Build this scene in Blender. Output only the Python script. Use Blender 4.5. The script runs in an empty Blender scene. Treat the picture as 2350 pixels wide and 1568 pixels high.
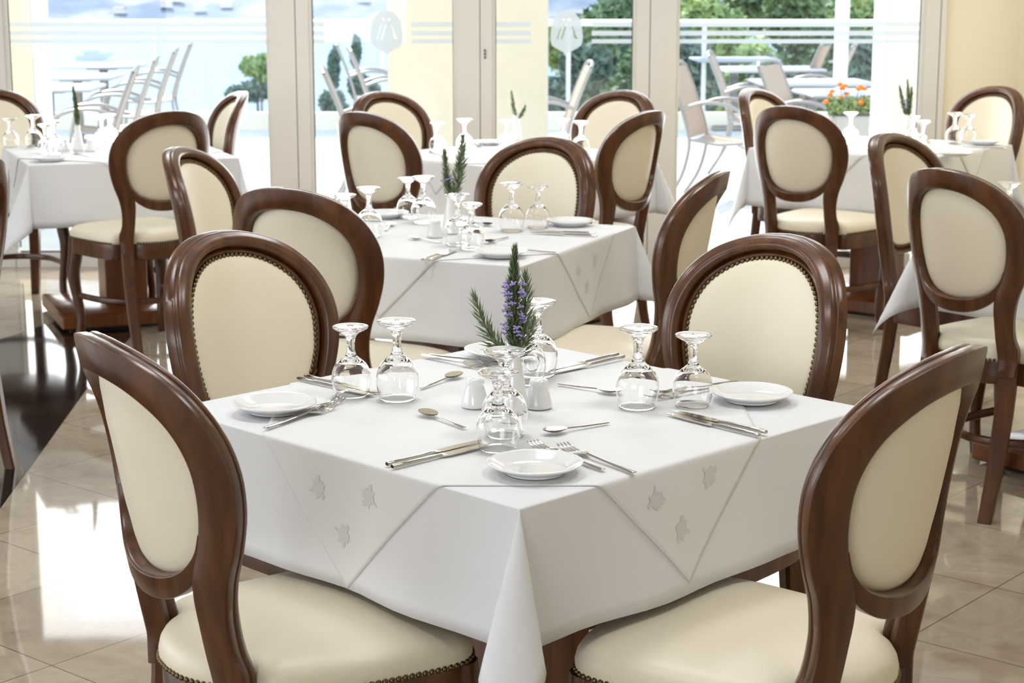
import bpy, math, random
import numpy as np
from math import sin, cos, pi, radians as R, atan2, hypot, sqrt
from mathutils import Vector, Matrix
random.seed(7)
C = bpy.context.scene.collection
SC = bpy.context.scene

# ------------------------------------------------------------------ camera model (image 2350 x 1568)
FPX, PITCH, HC = 4131.0, R(11.356), 1.512
def on(px, py, z):
    """the point of the horizontal plane at height z seen at a pixel of the photograph"""
    a = (px - 1175) / FPX; b = -(py - 784) / FPX
    c, s = cos(PITCH), sin(PITCH)
    d = (a, c + b * s, -s + b * c); t = (z - HC) / d[2]
    return Vector((d[0] * t, d[1] * t, z))
def at(px, py, Y):
    """the point of the vertical plane y = Y seen at a pixel of the photograph"""
    a = (px - 1175) / FPX; b = -(py - 784) / FPX
    c, s = cos(PITCH), sin(PITCH)
    d = (a, c + b * s, -s + b * c); t = Y / d[1]
    return Vector((d[0] * t, Y, HC + d[2] * t))

# ------------------------------------------------------------------ mesh helper
class MB:
    def __init__(s): s.v = []; s.f = []
    def add(s, vs, fs):
        o = len(s.v); s.v += [tuple(p) for p in vs]; s.f += [tuple(i + o for i in f) for f in fs]; return s
    def box(s, c, d, M=None):
        vs = [Vector((c[0] + x * d[0] / 2, c[1] + y * d[1] / 2, c[2] + z * d[2] / 2)) for x in (-1, 1) for y in (-1, 1) for z in (-1, 1)]
        if M: vs = [M @ v for v in vs]
        return s.add(vs, [(0, 1, 3, 2), (4, 6, 7, 5), (0, 4, 5, 1), (2, 3, 7, 6), (0, 2, 6, 4), (1, 5, 7, 3)])
    def rbox(s, c, d, b):
        """box with chamfered vertical edges and top and bottom edges"""
        x, y, z = d[0] / 2, d[1] / 2, d[2] / 2
        def ring(x, y, zz): return [(c[0] + px, c[1] + py, c[2] + zz) for px, py in ((x, y - b), (x - b, y), (-x + b, y), (-x, y - b), (-x, -y + b), (-x + b, -y), (x - b, -y), (x, -y + b))]
        return s.loft([ring(x - b, y - b, -z), ring(x, y, -z + b), ring(x, y, z - b), ring(x - b, y - b, z)], True)
    def loft(s, rings, caps=False, closed=True):
        n = len(rings[0]); o = len(s.v)
        for r in rings: s.v += [tuple(p) for p in r]
        for k in range(len(rings) - 1):
            for i in range(n if closed else n - 1):
                j = (i + 1) % n
                s.f.append((o + k * n + i, o + k * n + j, o + (k + 1) * n + j, o + (k + 1) * n + i))
        if caps:
            s.f.append(tuple(o + i for i in reversed(range(n))))
            s.f.append(tuple(o + (len(rings) - 1) * n + i for i in range(n)))
        return s
    def lathe(s, prof, n=32, c=(0, 0, 0), closed=False):
        rings = [[(c[0] + r * cos(2 * pi * i / n), c[1] + r * sin(2 * pi * i / n), c[2] + z) for i in range(n)] for r, z in prof]
        if closed: rings.append(rings[0])
        return s.loft(rings)
    def tube(s, pts, rad, n=10, caps=True, sq=None):
        """tube along points; rad a number or one per point; sq = (a, b) half axes of a flattened section"""
        pts = [Vector(p) for p in pts]
        if not hasattr(rad, '__len__'): rad = [rad] * len(pts)
        rings = []; up = None
        for i, p in enumerate(pts):
            t = (pts[min(i + 1, len(pts) - 1)] - pts[max(i - 1, 0)]).normalized()
            if up is None:
                up = Vector((0, 0, 1)) if abs(t.z) < .9 else Vector((0, 1, 0))
            x = t.cross(up).normalized(); y = x.cross(t).normalized(); up = y
            a, b = sq if sq else (1, 1)
            rings.append([p + (x * cos(2 * pi * k / n) * a + y * sin(2 * pi * k / n) * b) * rad[i] for k in range(n)])
        return s.loft(rings, caps)
    def sphere(s, c, r, nu=8, nv=5):
        prof = [(r * sin(pi * k / nv), -r * cos(pi * k / nv)) for k in range(nv + 1)]
        return s.lathe([(max(a, 1e-5), z) for a, z in prof], nu, c)
    def build(s, name, mat, parent=None, smooth=40, loc=None, rot=None):
        m = bpy.data.meshes.new(name); m.from_pydata(s.v, [], s.f); m.validate(); m.update()
        if smooth:
            m.shade_smooth()
            if smooth < 180: m.set_sharp_from_angle(angle=R(smooth))
        m.materials.append(mat)
        o = bpy.data.objects.new(name, m); C.objects.link(o)
        if parent: o.parent = parent
        if loc is not None: o.location = loc
        if rot is not None: o.rotation_euler = rot
        return o

def spline(P, n=6):
    """Catmull-Rom through the rows of P"""
    P = np.array(P, float); Q = np.vstack([2 * P[0] - P[1], P, 2 * P[-1] - P[-2]]); o = []
    for i in range(1, len(Q) - 2):
        a, b, c, d = Q[i - 1], Q[i], Q[i + 1], Q[i + 2]
        for k in range(n):
            t = k / n
            o.append(.5 * (2 * b + (c - a) * t + (2 * a - 5 * b + 4 * c - d) * t * t + (3 * b - a - 3 * c + d) * t ** 3))
    o.append(P[-1]); return np.array(o)

def tag(o, label=None, cat=None, group=None, kind=None):
    if label: o['label'] = label
    if cat: o['category'] = cat
    if group: o['group'] = group
    if kind: o['kind'] = kind
    return o
def empty(name, loc=(0, 0, 0), rz=0, label=None, cat=None, group=None, kind=None):
    o = bpy.data.objects.new(name, None); C.objects.link(o); o.empty_display_size = .1
    o.location = loc; o.rotation_euler = (0, 0, rz)
    return tag(o, label, cat, group, kind)
def kids(o): return [c for c in bpy.data.objects if c.parent == o]
def copy_thing(o, loc, rz, label=None, group=None, scale=None):
    c = o.copy(); C.objects.link(c); c.location = loc; c.rotation_euler = (0, 0, rz)
    if scale: c.scale = scale
    if label: c['label'] = label
    if group: c['group'] = group
    for ch in kids(o):
        d = ch.copy(); C.objects.link(d); d.parent = c
        for g in kids(ch):
            e = g.copy(); C.objects.link(e); e.parent = d
    return c
class Stock:
    """one of a kind is built; the first placing moves it, the next ones copy it"""
    def __init__(s, o): s.o = o; s.used = False
    def put(s, loc, rz, label, group=None, scale=None):
        if s.used: return copy_thing(s.o, loc, rz, label, group, scale)
        s.used = True; o = s.o; o.location = loc; o.rotation_euler = (0, 0, rz)
        if scale: o.scale = scale
        return tag(o, label, None, group)

# ------------------------------------------------------------------ materials
def mat(name, col, rough=.5, metal=0, **kw):
    m = bpy.data.materials.new(name); m.use_nodes = True
    b = m.node_tree.nodes['Principled BSDF']
    b.inputs['Base Color'].default_value = (*col, 1); b.inputs['Roughness'].default_value = rough; b.inputs['Metallic'].default_value = metal
    for k, v in kw.items(): b.inputs[k.replace('_', ' ')].default_value = v
    return m
def N(m, t, **kw):
    n = m.node_tree.nodes.new(t)
    for k, v in kw.items(): setattr(n, k, v)
    return n
def L(m, a, b): m.node_tree.links.new(a, b)
def ramp(m, stops):
    r = N(m, 'ShaderNodeValToRGB'); e = r.color_ramp.elements
    while len(e) < len(stops): e.new(.5)
    for x, (p, c) in zip(e, stops): x.position = p; x.color = (*c, 1) if len(c) == 3 else c
    return r
def noise_col(name, stops, scale, rough, stretch=(1, 1, 1), detail=5, dist=0, bump=0, bscale=None, coords='Object', rot=(0, 0, 0), **kw):
    m = mat(name, stops[0][1], rough, **kw); b = m.node_tree.nodes['Principled BSDF']
    tc = N(m, 'ShaderNodeTexCoord'); mp = N(m, 'ShaderNodeMapping'); mp.inputs['Scale'].default_value = stretch; mp.inputs['Rotation'].default_value = rot
    L(m, tc.outputs[coords], mp.inputs['Vector'])
    n = N(m, 'ShaderNodeTexNoise'); n.inputs['Scale'].default_value = scale; n.inputs['Detail'].default_value = detail; n.inputs['Distortion'].default_value = dist
    L(m, mp.outputs['Vector'], n.inputs['Vector']); r = ramp(m, stops); L(m, n.outputs['Fac'], r.inputs['Fac']); L(m, r.outputs['Color'], b.inputs['Base Color'])
    if bump:
        bp = N(m, 'ShaderNodeBump'); bp.inputs['Strength'].default_value = bump; bp.inputs['Distance'].default_value = .002
        if bscale:
            n2 = N(m, 'ShaderNodeTexNoise'); n2.inputs['Scale'].default_value = bscale; L(m, tc.outputs[coords], n2.inputs['Vector']); L(m, n2.outputs['Fac'], bp.inputs['Height'])
        else: L(m, n.outputs['Fac'], bp.inputs['Height'])
        L(m, bp.outputs['Normal'], b.inputs['Normal'])
    return m

WOOD = noise_col('walnut wood', [(.28, (.050, .0160, .0038)), (.5, (.082, .0270, .0066)), (.72, (.128, .0450, .0125))], 4, .3, (8, 8, 1.0), 5, .5, Coat_Weight=.15, Coat_Roughness=.12)
CHERRY = noise_col('cherry veneer', [(.3, (.13, .038, .010)), (.7, (.24, .085, .026))], 4, .3, (8, 8, .8), 5, .5, Coat_Weight=.3, Coat_Roughness=.12)
LEATHER = noise_col('cream leatherette', [(.3, (.785, .705, .545)), (.7, (.82, .745, .59))], 3, .42, bump=.05, bscale=420)
NAIL = mat('antique brass', (.16, .115, .06), .32, .95)
CLOTH = noise_col('white table linen', [(.3, (.75, .755, .775)), (.7, (.79, .795, .815))], 2.5, .85, bump=.12, bscale=900)
TOPCLOTH = noise_col('damask linen', [(.3, (.76, .762, .77)), (.7, (.79, .792, .80))], 2.5, .75, bump=.25, bscale=40)
MOTIF = mat('damask motif', (.66, .66, .66), .4)
CHINA = mat('white china', (.86, .87, .87), .12, Coat_Weight=.5, Coat_Roughness=.05)
STEEL = mat('polished steel', (.60, .585, .55), .10, 1)
DARKDOT = mat('dark hole', (.05, .05, .05), .6)
GLASS = mat('drinking glass', (1, 1, 1), 0, Transmission_Weight=1, IOR=1.47)
STEM = mat('rosemary stem', (.10, .085, .04), .7)
LEAF = noise_col('rosemary leaf', [(.3, (.06, .095, .035)), (.7, (.16, .21, .09))], 60, .5)
PALELEAF = noise_col('pale rosemary leaf', [(.3, (.11, .15, .07)), (.7, (.23, .28, .15))], 60, .5)
BLOOM = noise_col('lavender blossom', [(.3, (.26, .19, .50)), (.7, (.46, .38, .74))], 90, .6)
PAINT = mat('white window paint', (.68, .655, .605), .35)
GASKET = mat('black gasket', (.05, .055, .06), .6)
CREAM = noise_col('cream plaster', [(.3, (.80, .72, .54)), (.7, (.82, .745, .57))], 1.5, .7)
CEIL = mat('white ceiling', (.58, .57, .55), .8)
STUCCO = mat('cream facade', (.92, .855, .70), .8)
WHITE = mat('white facade', (.85, .85, .84), .7)
TERRACE = noise_col('terrace paving', [(.3, (.70, .68, .64)), (.7, (.78, .76, .72))], 2, .5)
ALU = mat('brushed aluminium', (.36, .345, .33), .4, .5)
DARKALU = mat('grey pedestal', (.22, .21, .20), .45, .4)
SLING = noise_col('beige textilene', [(.3, (.46, .33, .24)), (.7, (.56, .43, .32))], 200, .7)
TOPPLATE = mat('pale terrace table top', (.48, .50, .53), .3)
BARK = mat('bark', (.12, .09, .06), .9)
GREENS = [noise_col('leaf green %d' % i, [(.3, a), (.7, b)], 2.2, .6) for i, (a, b) in enumerate([((.05, .10, .05), (.20, .30, .12)), ((.16, .26, .09), (.46, .55, .20)), ((.06, .11, .09), (.20, .28, .20))])]
ORANGE = mat('marigold orange', (.90, .27, .02), .6)
POTMAT = mat('grey planter', (.42, .40, .36), .7)
SEA = mat('sea water', (.20, .32, .44), .3)
HILL = noise_col('hazy hill scrub', [(.35, (.17, .215, .29)), (.5, (.25, .28, .33)), (.60, (.42, .42, .41))], .035, .9, detail=8)  # pale blue distance haze is mixed into the scrub colours
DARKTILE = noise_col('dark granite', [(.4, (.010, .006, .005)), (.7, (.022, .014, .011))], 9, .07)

def tile_material():
    m = mat('polished marble tiles', (.5, .4, .3), .045, IOR=1.4); b = m.node_tree.nodes['Principled BSDF']
    tc = N(m, 'ShaderNodeTexCoord'); mp = N(m, 'ShaderNodeMapping'); mp.inputs['Rotation'].default_value = (0, 0, R(-50)); mp.inputs['Location'].default_value = (-.405, .002, 0)
    L(m, tc.outputs['Object'], mp.inputs['Vector'])
    br = N(m, 'ShaderNodeTexBrick'); br.offset = 0; br.squash = 1
    for k, v in (('Scale', 1), ('Mortar Size', .0017), ('Mortar Smooth', .2), ('Bias', 0), ('Brick Width', .465), ('Row Height', .465)): br.inputs[k].default_value = v
    br.inputs['Color1'].default_value = (1, 1, 1, 1); br.inputs['Color2'].default_value = (.86, .85, .84, 1); br.inputs['Mortar'].default_value = (.25, .21, .18, 1)
    L(m, mp.outputs['Vector'], br.inputs['Vector'])
    n = N(m, 'ShaderNodeTexNoise'); n.inputs['Scale'].default_value = 4.2; n.inputs['Detail'].default_value = 9; n.inputs['Distortion'].default_value = .7; n.inputs['Roughness'].default_value = .62
    L(m, mp.outputs['Vector'], n.inputs['Vector'])
    r = ramp(m, [(.30, (.30, .235, .165)), (.42, (.40, .325, .24)), (.55, (.47, .395, .30)), (.60, (.42, .345, .26)), (.75, (.55, .48, .39))]); L(m, n.outputs['Fac'], r.inputs['Fac'])
    mx = N(m, 'ShaderNodeMix'); mx.data_type = 'RGBA'; mx.blend_type = 'MULTIPLY'; mx.inputs['Factor'].default_value = 1
    L(m, r.outputs['Color'], mx.inputs['A']); L(m, br.outputs['Color'], mx.inputs['B']); L(m, mx.outputs['Result'], b.inputs['Base Color'])
    bp = N(m, 'ShaderNodeBump'); bp.inputs['Strength'].default_value = .03; bp.inputs['Distance'].default_value = .01
    n2 = N(m, 'ShaderNodeTexNoise'); n2.inputs['Scale'].default_value = 2.2; n2.inputs['Detail'].default_value = 1; L(m, mp.outputs['Vector'], n2.inputs['Vector']); L(m, n2.outputs['Fac'], bp.inputs['Height']); L(m, bp.outputs['Normal'], b.inputs['Normal'])
    return m
TILES = tile_material()

def pane_material():
    m = bpy.data.materials.new('window pane'); m.use_nodes = True; nt = m.node_tree; nt.nodes.clear()
    o = N(m, 'ShaderNodeOutputMaterial'); mx = N(m, 'ShaderNodeMixShader'); t = N(m, 'ShaderNodeBsdfTransparent'); g = N(m, 'ShaderNodeBsdfGlossy'); f = N(m, 'ShaderNodeFresnel')
    f.inputs['IOR'].default_value = 1.3; g.inputs['Roughness'].default_value = .0; t.inputs['Color'].default_value = (.97, .985, .98, 1)
    L(m, f.outputs['Fac'], mx.inputs['Fac']); L(m, t.outputs['BSDF'], mx.inputs[1]); L(m, g.outputs['BSDF'], mx.inputs[2]); L(m, mx.outputs['Shader'], o.inputs['Surface'])
    return m
PANE = pane_material()
def frost_material():
    m = bpy.data.materials.new('frosted film'); m.use_nodes = True; nt = m.node_tree; nt.nodes.clear()
    o = N(m, 'ShaderNodeOutputMaterial'); mx = N(m, 'ShaderNodeMixShader'); t = N(m, 'ShaderNodeBsdfTransparent'); a = N(m, 'ShaderNodeBsdfTranslucent')
    a.inputs['Color'].default_value = (.93, .95, .96, 1); mx.inputs['Fac'].default_value = .72
    L(m, t.outputs['BSDF'], mx.inputs[1]); L(m, a.outputs['BSDF'], mx.inputs[2]); L(m, mx.outputs['Shader'], o.inputs['Surface'])
    return m
FROST = frost_material()
# ------------------------------------------------------------------ the room
WY = 9.6          # inner face of the window wall
CZ = 2.9
WH = 2.15        # head of the glazing
def struct(name, mb, m, parent=None, **k):
    o = mb.build(name, m, parent, smooth=0, **k)
    if not parent: o['kind'] = 'structure'
    return o
struct('floor', MB().box((-2.1, .6, -.05), (10.2, 18.2, .1)), TILES)
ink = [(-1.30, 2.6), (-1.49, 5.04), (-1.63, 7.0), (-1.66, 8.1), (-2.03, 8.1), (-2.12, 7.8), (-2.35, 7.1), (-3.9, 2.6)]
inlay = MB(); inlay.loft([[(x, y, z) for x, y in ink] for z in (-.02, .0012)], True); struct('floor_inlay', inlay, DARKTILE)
struct('ceiling', MB().box((-2.1, .65, CZ + .1), (10.2, 18.3, .2)), CEIL)
struct('wall_right', MB().box((2.77, .6, CZ / 2), (.2, 18.2, CZ)), CREAM)
bw = MB(); bw.box((2.49, WY + .1, CZ / 2), (.44, .2, CZ)); struct('wall_back', bw, CREAM)
bw = MB(); bw.box((-5.1, WY + .1, CZ / 2), (4.6, .2, CZ)); struct('wall_back_left', bw, CREAM)
OFFWHITE = mat('off-white wall', (.62, .60, .56), .8)
wl = MB()   # left wall with one wide window opening
wl.box((-7.3, .6, .2), (.2, 18.2, .4)); wl.box((-7.3, .6, 2.75), (.2, 18.2, .3))
for y in (-7, -3.1, 1.0, 5.0, 9.2): wl.box((-7.3, y, 1.5), (.2, 1.0, 2.2))
struct('wall_left', wl, OFFWHITE)
struct('wall_front', MB().box((-2.1, -8.4, CZ / 2), (10.2, .2, CZ)), OFFWHITE)
struct('trim_1', MB().box((2.262, WY - .006, CZ / 2), (.03, .05, CZ)), PAINT)

def frosted_shape(name, outline, holes, y, parent, label):
    cu = bpy.data.curves.new(name, 'CURVE'); cu.dimensions = '2D'; cu.fill_mode = 'BOTH'; cu.extrude = .0004
    for poly in [outline] + holes:
        sp = cu.splines.new('POLY'); sp.points.add(len(poly) - 1); sp.use_cyclic_u = True
        for p, (x, z) in zip(sp.points, poly): p.co = (x, z, 0, 1)
    cu.materials.append(FROST)
    tmp = bpy.data.objects.new(name, cu); C.objects.link(tmp)
    dg = bpy.context.evaluated_depsgraph_get(); me = bpy.data.meshes.new_from_object(tmp.evaluated_get(dg)); me.name = name
    bpy.data.objects.remove(tmp)
    o = bpy.data.objects.new(name, me); C.objects.link(o); o.parent = parent; o.location = (0, y, 0); o.rotation_euler = (R(90), 0, 0)
    o['label'] = label; return o
def emblem(cx, parent):
    zt, zb, w = 1.357, 1.128, .086
    pts = [(-.50, .93), (-.38, .965), (-.2, .99), (0, 1.0), (.2, .99), (.38, .965), (.5, .93), (.72, .84), (.88, .78), (.93, .62), (1, .42), (.97, .28), (.86, .19), (.66, .135), (.4, .085), (.18, .04), (0, -.02)]
    full = [(cx + x * w, zb + z * (zt - zb)) for x, z in pts] + [(cx - x * w, zb + z * (zt - zb)) for x, z in reversed(pts[7:-1])]
    q = lambda P: [(cx + (x - 610) / 400 * w, zt - (y - 160) / 1040 * (zt - zb)) for x, y in P]
    holes = [q([(478, 500), (500, 500), (392, 838), (365, 838)]), q([(585, 500), (612, 505), (500, 838), (472, 838)]),
             q([(700, 500), (735, 520), (800, 640), (835, 770), (888, 832), (810, 832), (780, 740), (772, 620)]),
             q([(510, 350), (550, 350), (555, 395), (515, 395)]), q([(640, 350), (700, 350), (705, 400), (640, 400)])]
    frosted_shape('emblem', full, holes, WY + .0225, parent, 'frosted white shield emblem with slanting letter strokes cut out')
BANDS = ((1.2703, 1.2951), (1.2251, 1.2500), (1.1844, 1.2070))
def window(k, x0, x1, ml, mr, bands, em=None):
    w = empty('window_%d' % k, (0, 0, 0), kind='structure')
    f = MB(); D = .07; y = WY + .005
    f.box((x0 + ml / 2, y, WH / 2), (ml, D, WH)); f.box((x1 - mr / 2, y, WH / 2), (mr, D, WH))
    f.box(((x0 + x1) / 2, y, .035), (x1 - x0 - ml - mr, D, .07)); f.box(((x0 + x1) / 2, y, WH - .06), (x1 - x0 - ml - mr, D, .12))
    for x, s in ((x0 + ml, 1), (x1 - mr, -1)):   # glazing beads
        f.box((x + s * .008, y - .012, WH / 2), (.016, .03, WH - .2))
    fr = f.build('window_frame', PAINT, w, smooth=0)
    sm = MB().box((x1 - .002, y - D / 2 + .001, WH / 2), (.004, .003, WH)).build('window_seam', GASKET, w, smooth=0)
    a, b = x0 + ml + .014, x1 - mr - .014
    MB().box(((a + b) / 2, WY + .03, (WH + .02) / 2), (b - a, .012, WH - .17)).build('window_pane', PANE, w, smooth=0)
    g = MB()
    for x in (a + .003, b - .003): g.box((x, WY + .024, WH / 2), (.006, .004, WH - .2))
    g.box(((a + b) / 2, WY + .024, .075), (b - a, .004, .008)); g.build('gasket', GASKET, w, smooth=0)
    for c, d in bands:
        for z0, z1 in BANDS:
            MB().box(((c + d) / 2, WY + .0225, (z0 + z1) / 2), (d - c, .0006, z1 - z0)).build('frosted_band', FROST, w, smooth=0)
    if em is not None: emblem(em, w)
    return w, f
w1, _ = window(1, -2.80, -1.134, .133, .141, [(-2.65, -1.29)])
w2, _ = window(2, -1.134, -.166, .067, .127, [(-1.05, -.99), (-.53, -.305)], -.662)
w3, _ = window(3, -.166, .726, .062, .074, [(-.09, .10), (.42, .64)], .288)
w4, _ = window(4, .726, 2.247, .138, .080, [(.88, 2.15)])
struct('trim_2', MB().box((-.27, WY + .06, (WH + CZ) / 2), (5.10, .17, CZ - WH)), CREAM)
lk = MB()
for py in (116, 124, 132):
    p = at(1113, py, WY - .033); lk.box(p, (.009, .006, .012))
lk.build('lock', DARKDOT, w3, smooth=0)

# ------------------------------------------------------------------ outside: terrace, facade pillars, railing, sea, hills
struct('terrace_floor', MB().box((0, 14.3, -.06), (26, 9.0, .12)), TERRACE)
struct('terrace_curb', MB().box((0, 18.7, .07), (26, .25, .2)), STUCCO)
PY = 11.0
for p0, p1 in ((-330, 80), (890, 1258), (2030, 2440)):
    x0, x1 = at(p0, 200, PY).x, at(p1, 200, PY).x
    s = empty('pillar', ((x0 + x1) / 2, PY, 0), kind='structure')
    MB().box((0, -.005, 1.45), (x1 - x0 - .02, .03, 2.9)).build('facing', STUCCO, s, smooth=0)
    MB().box((0, .21, 1.45), (x1 - x0, .40, 2.9)).build('reveal', WHITE, s, smooth=0)
p = at(1928, 180, 16.0)
struct('terrace_post', MB().rbox((p.x, 16.0, 1.5), (.11, .11, 3.0), .01), WHITE)
rl = empty('railing', (0, 18.6, 0), 0, 'glass terrace railing with pale wooden top rail', 'railing')
MB().rbox((0, 0, 1.085), (24, .10, .07), .012).build('top_rail', STUCCO, rl)
for px in (360, 880, 1304, 1614, 2070, 90):
    q = at(px, 200, 18.6); MB().rbox((q.x, .0, .58), (.045, .05, .94), .006).build('post', WHITE, rl)
gx = [-12, -6.2, at(90, 200, 18.6).x] + [at(px, 200, 18.6).x for px in (360, 880, 1304, 1614, 2070)] + [8, 12]
for a, b in zip(gx[:-1], gx[1:]): MB().box(((a + b) / 2, 0, .60), (b - a - .06, .012, .85)).build('glass_panel', PANE, rl, smooth=0)

struct('sea', MB().box((0, 1500, -20.5), (6000, 2960, 1)), SEA)
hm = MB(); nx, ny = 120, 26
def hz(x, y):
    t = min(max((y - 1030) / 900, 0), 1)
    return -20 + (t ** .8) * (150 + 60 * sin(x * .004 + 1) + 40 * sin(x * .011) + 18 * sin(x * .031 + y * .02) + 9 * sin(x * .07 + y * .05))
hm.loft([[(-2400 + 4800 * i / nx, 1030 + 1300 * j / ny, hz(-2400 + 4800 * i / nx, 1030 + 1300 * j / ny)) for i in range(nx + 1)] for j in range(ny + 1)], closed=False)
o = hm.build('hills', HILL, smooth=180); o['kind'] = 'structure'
HOUSEW = mat('house wall', (.85, .83, .78), .8); HOUSER = mat('house roof', (.50, .36, .30), .8)
hs = empty('house', (0, 0, 0), 0, 'small white house with reddish roof on the far shore', 'house', 'houses on the far shore')
MB().box((0, 0, 3.5), (16, 10, 7)).build('wall', HOUSEW, hs, smooth=0)
r_ = MB(); r_.add([(-9, -6, 7), (9, -6, 7), (9, 6, 7), (-9, 6, 7), (-8, 0, 10), (8, 0, 10)], [(0, 1, 5, 4), (2, 3, 4, 5), (1, 2, 5), (3, 0, 4), (3, 2, 1, 0)]); r_.build('roof', HOUSER, hs, smooth=0)
st = Stock(hs); random.seed(3)
for px, y in ((290, 1040), (395, 1050), (420, 1062), (470, 1045), (530, 1055), (840, 1060)):
    x = (px - 1175) / FPX * y; st.put((x, y, hz(x, y) - 1), random.uniform(-.5, .5), None, None, (.4, .4, .4))
# boats on the bay
bt = empty('motor_yacht', on(215, 138, -20) , R(12), 'white motor yacht moored on the bay beyond the left window', 'boat')
b_ = MB(); b_.loft([[(x * 1.0, y * .9, z) for x, y, z in sec] for sec in ([(-9, -1.6, 0), (-9, 1.6, 0), (-9, 1.8, 2.2), (-9, -1.8, 2.2)], [(0, -1.9, 0), (0, 1.9, 0), (0, 2.3, 2.6), (0, -2.3, 2.6)], [(6, -1, .2), (6, 1, .2), (6, 1.6, 3), (6, -1.6, 3)], [(9.5, -.1, 1.8), (9.5, .1, 1.8), (10, .15, 3.4), (10, -.15, 3.4)])], True); b_.build('hull', WHITE, bt)
MB().rbox((-1, 0, 3.6), (9, 3, 2.2), .5).build('cabin', WHITE, bt); MB().tube([(-6, 0, 2.4), (-6, 0, 7.5)], .18, 8).build('mast', WHITE, bt); bt.scale = (.55, .55, .7)

# foliage
def leaf_cloud(mb, c, r, n, size, rnd):
    for _ in range(n):
        while True:
            d = Vector((rnd.uniform(-1, 1), rnd.uniform(-1, 1), rnd.uniform(-1, 1)))
            if .15 < d.length < 1: break
        d = d * (.55 + .45 * rnd.random() / max(d.length, .4)) if d.length < .6 else d
        p = Vector(c) + Vector((d.x * r[0], d.y * r[1], d.z * r[2]))
        a = Vector((rnd.gauss(0, 1), rnd.gauss(0, 1), rnd.gauss(0, 1))).normalized(); b = a.orthogonal().normalized()
        s = size * rnd.uniform(.6, 1.3); a *= s; b *= s * .55
        mb.add([p - a, p + b * .9, p + a, p - b * .9], [(0, 1, 2, 3)])
def tree(name, c, r, base, n, size, gm, label, group, seed):
    rnd = random.Random(seed); t = empty(name, (c[0], c[1], base), 0, label, 'tree', group); cz = c[2] - base
    f = MB()
    for k in range(7):
        a = rnd.uniform(0, 6.28); q = rnd.uniform(.2, .6)
        leaf_cloud(f, (cos(a) * r[0] * q, sin(a) * r[1] * q, cz + rnd.uniform(-.45, .45) * r[2]), (r[0] * .55, r[1] * .55, r[2] * .55), n // 7, size, rnd)
    f.build('crown', GREENS[gm], t, smooth=0)
    MB().tube([(0, 0, 0), (.05 * r[0], 0, cz * .5), (0, 0, cz)], [.12 * r[0], .09 * r[0], .03 * r[0]], 8).build('trunk', BARK, t)
    return t
rt = [ # px, py of the crown centre, distance, half width px, half height px, green
 (1320, 190, 27, 80, 110, 2), (1400, 60, 34, 90, 80, 0), (1440, 210, 25, 90, 120, 0), (1290, 110, 44, 70, 60, 1), (1580, 10, 36, 75, 55, 1), (1650, 60, 30, 80, 90, 1), (1740, 20, 38, 90, 80, 0),
 (1820, 40, 33, 90, 90, 0), (1600, 180, 26, 80, 130, 2), (1710, 200, 27, 90, 120, 1), (1800, 220, 26, 80, 110, 2), (1900, 150, 29, 90, 150, 0), (1960, 60, 35, 90, 100, 1), (1990, 200, 26, 80, 130, 2), (1850, 130, 40, 120, 120, 0), (1560, 110, 41, 120, 120, 0), (2050, 90, 38, 120, 140, 0), (1450, 120, 42, 120, 130, 2)]
for i, (px, py, d, hw, hh, g) in enumerate(rt):
    c = at(px, py, d); tree('leafy_tree', c, (hw * d / FPX, hw * d / FPX, hh * d / FPX), c.z - hh * d / FPX - 2.5, 2600, .10 * d / 30, g, 'leafy green tree in the mass of trees beyond the right terrace railing', 'trees beyond the right railing', 40 + i)
c = at(598, 160, 60); tree('round_tree', c, (.75, .75, .62), -12, 1600, .14, 1, 'small round green tree beyond the left window, beside the white mullion', None, 90)
c = at(590, 205, 62); tree('low_shrub', c, (1.2, 1, .5), -12, 1200, .14, 2, 'grey-green shrub below the small round tree beyond the left window', None, 91)
for i, (px, py, hw, hh, lb) in enumerate(((817, 125, 9, 38, 'slim dark cypress right of the stacked terrace chair backs'), (768, 150, 14, 50, 'slim dark cypress left of the stacked terrace chair backs'))):
    c = at(px, py, 60); tree('cypress_tree', c, (hw * 60 / FPX * 1.3, .4, hh * 60 / FPX * 1.2), -12, 1400, .09, 2, lb, None, 95 + i)
for i, (px, py, hw) in enumerate(((760, 245, 40), (840, 210, 40))):
    c = at(px, py, 50 + 4 * i); tree('garden_shrub', c, (hw * 50 / FPX, .5, .55), -10, 1400, .11, 2, ('leafy garden shrub low behind the left chairs of the second window', 'leafy garden shrub behind the armrests in the second window')[i], None, 100 + i)

# terrace furniture
def terrace_table():
    t = empty('terrace_table', (0, 0, 0), 0, None, 'table')
    MB().rbox((0, 0, .715), (.80, .80, .03), .012).build('tabletop', TOPPLATE, t)
    MB().rbox((0, 0, .38), (.08, .08, .65), .008).build('pedestal', DARKALU, t)
    MB().rbox((0, 0, .69), (.3, .3, .02), .004).build('mounting_plate', DARKALU, t)
    MB().rbox((0, 0, .025), (.44, .44, .05), .012).build('base', ALU, t)
    return t
TT = Stock(terrace_table())
for px, py, s, lb in ((237, 147, .95, 'pale terrace table farthest back on the sea side, left window'), (177, 172, .85, 'pale terrace table second from the back on the sea side, left window'), (110, 197, .95, 'pale terrace table nearest on the sea side, beside the left pillar'),
                      (1685, 133, 1.05, 'pale terrace table farthest back in the right window'), (1765, 155, 1.15, 'long pale terrace table behind the leaning chair in the right window'), (1862, 185, 1.12, 'pale terrace table in front of the white post, right window'), (1965, 209, 1.0, 'pale terrace table above the orange flowers, right window')):
    p = on(px, py, .73); TT.put((p.x, p.y, 0), R(3), lb, 'terrace tables', (s, .9, 1))
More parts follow.
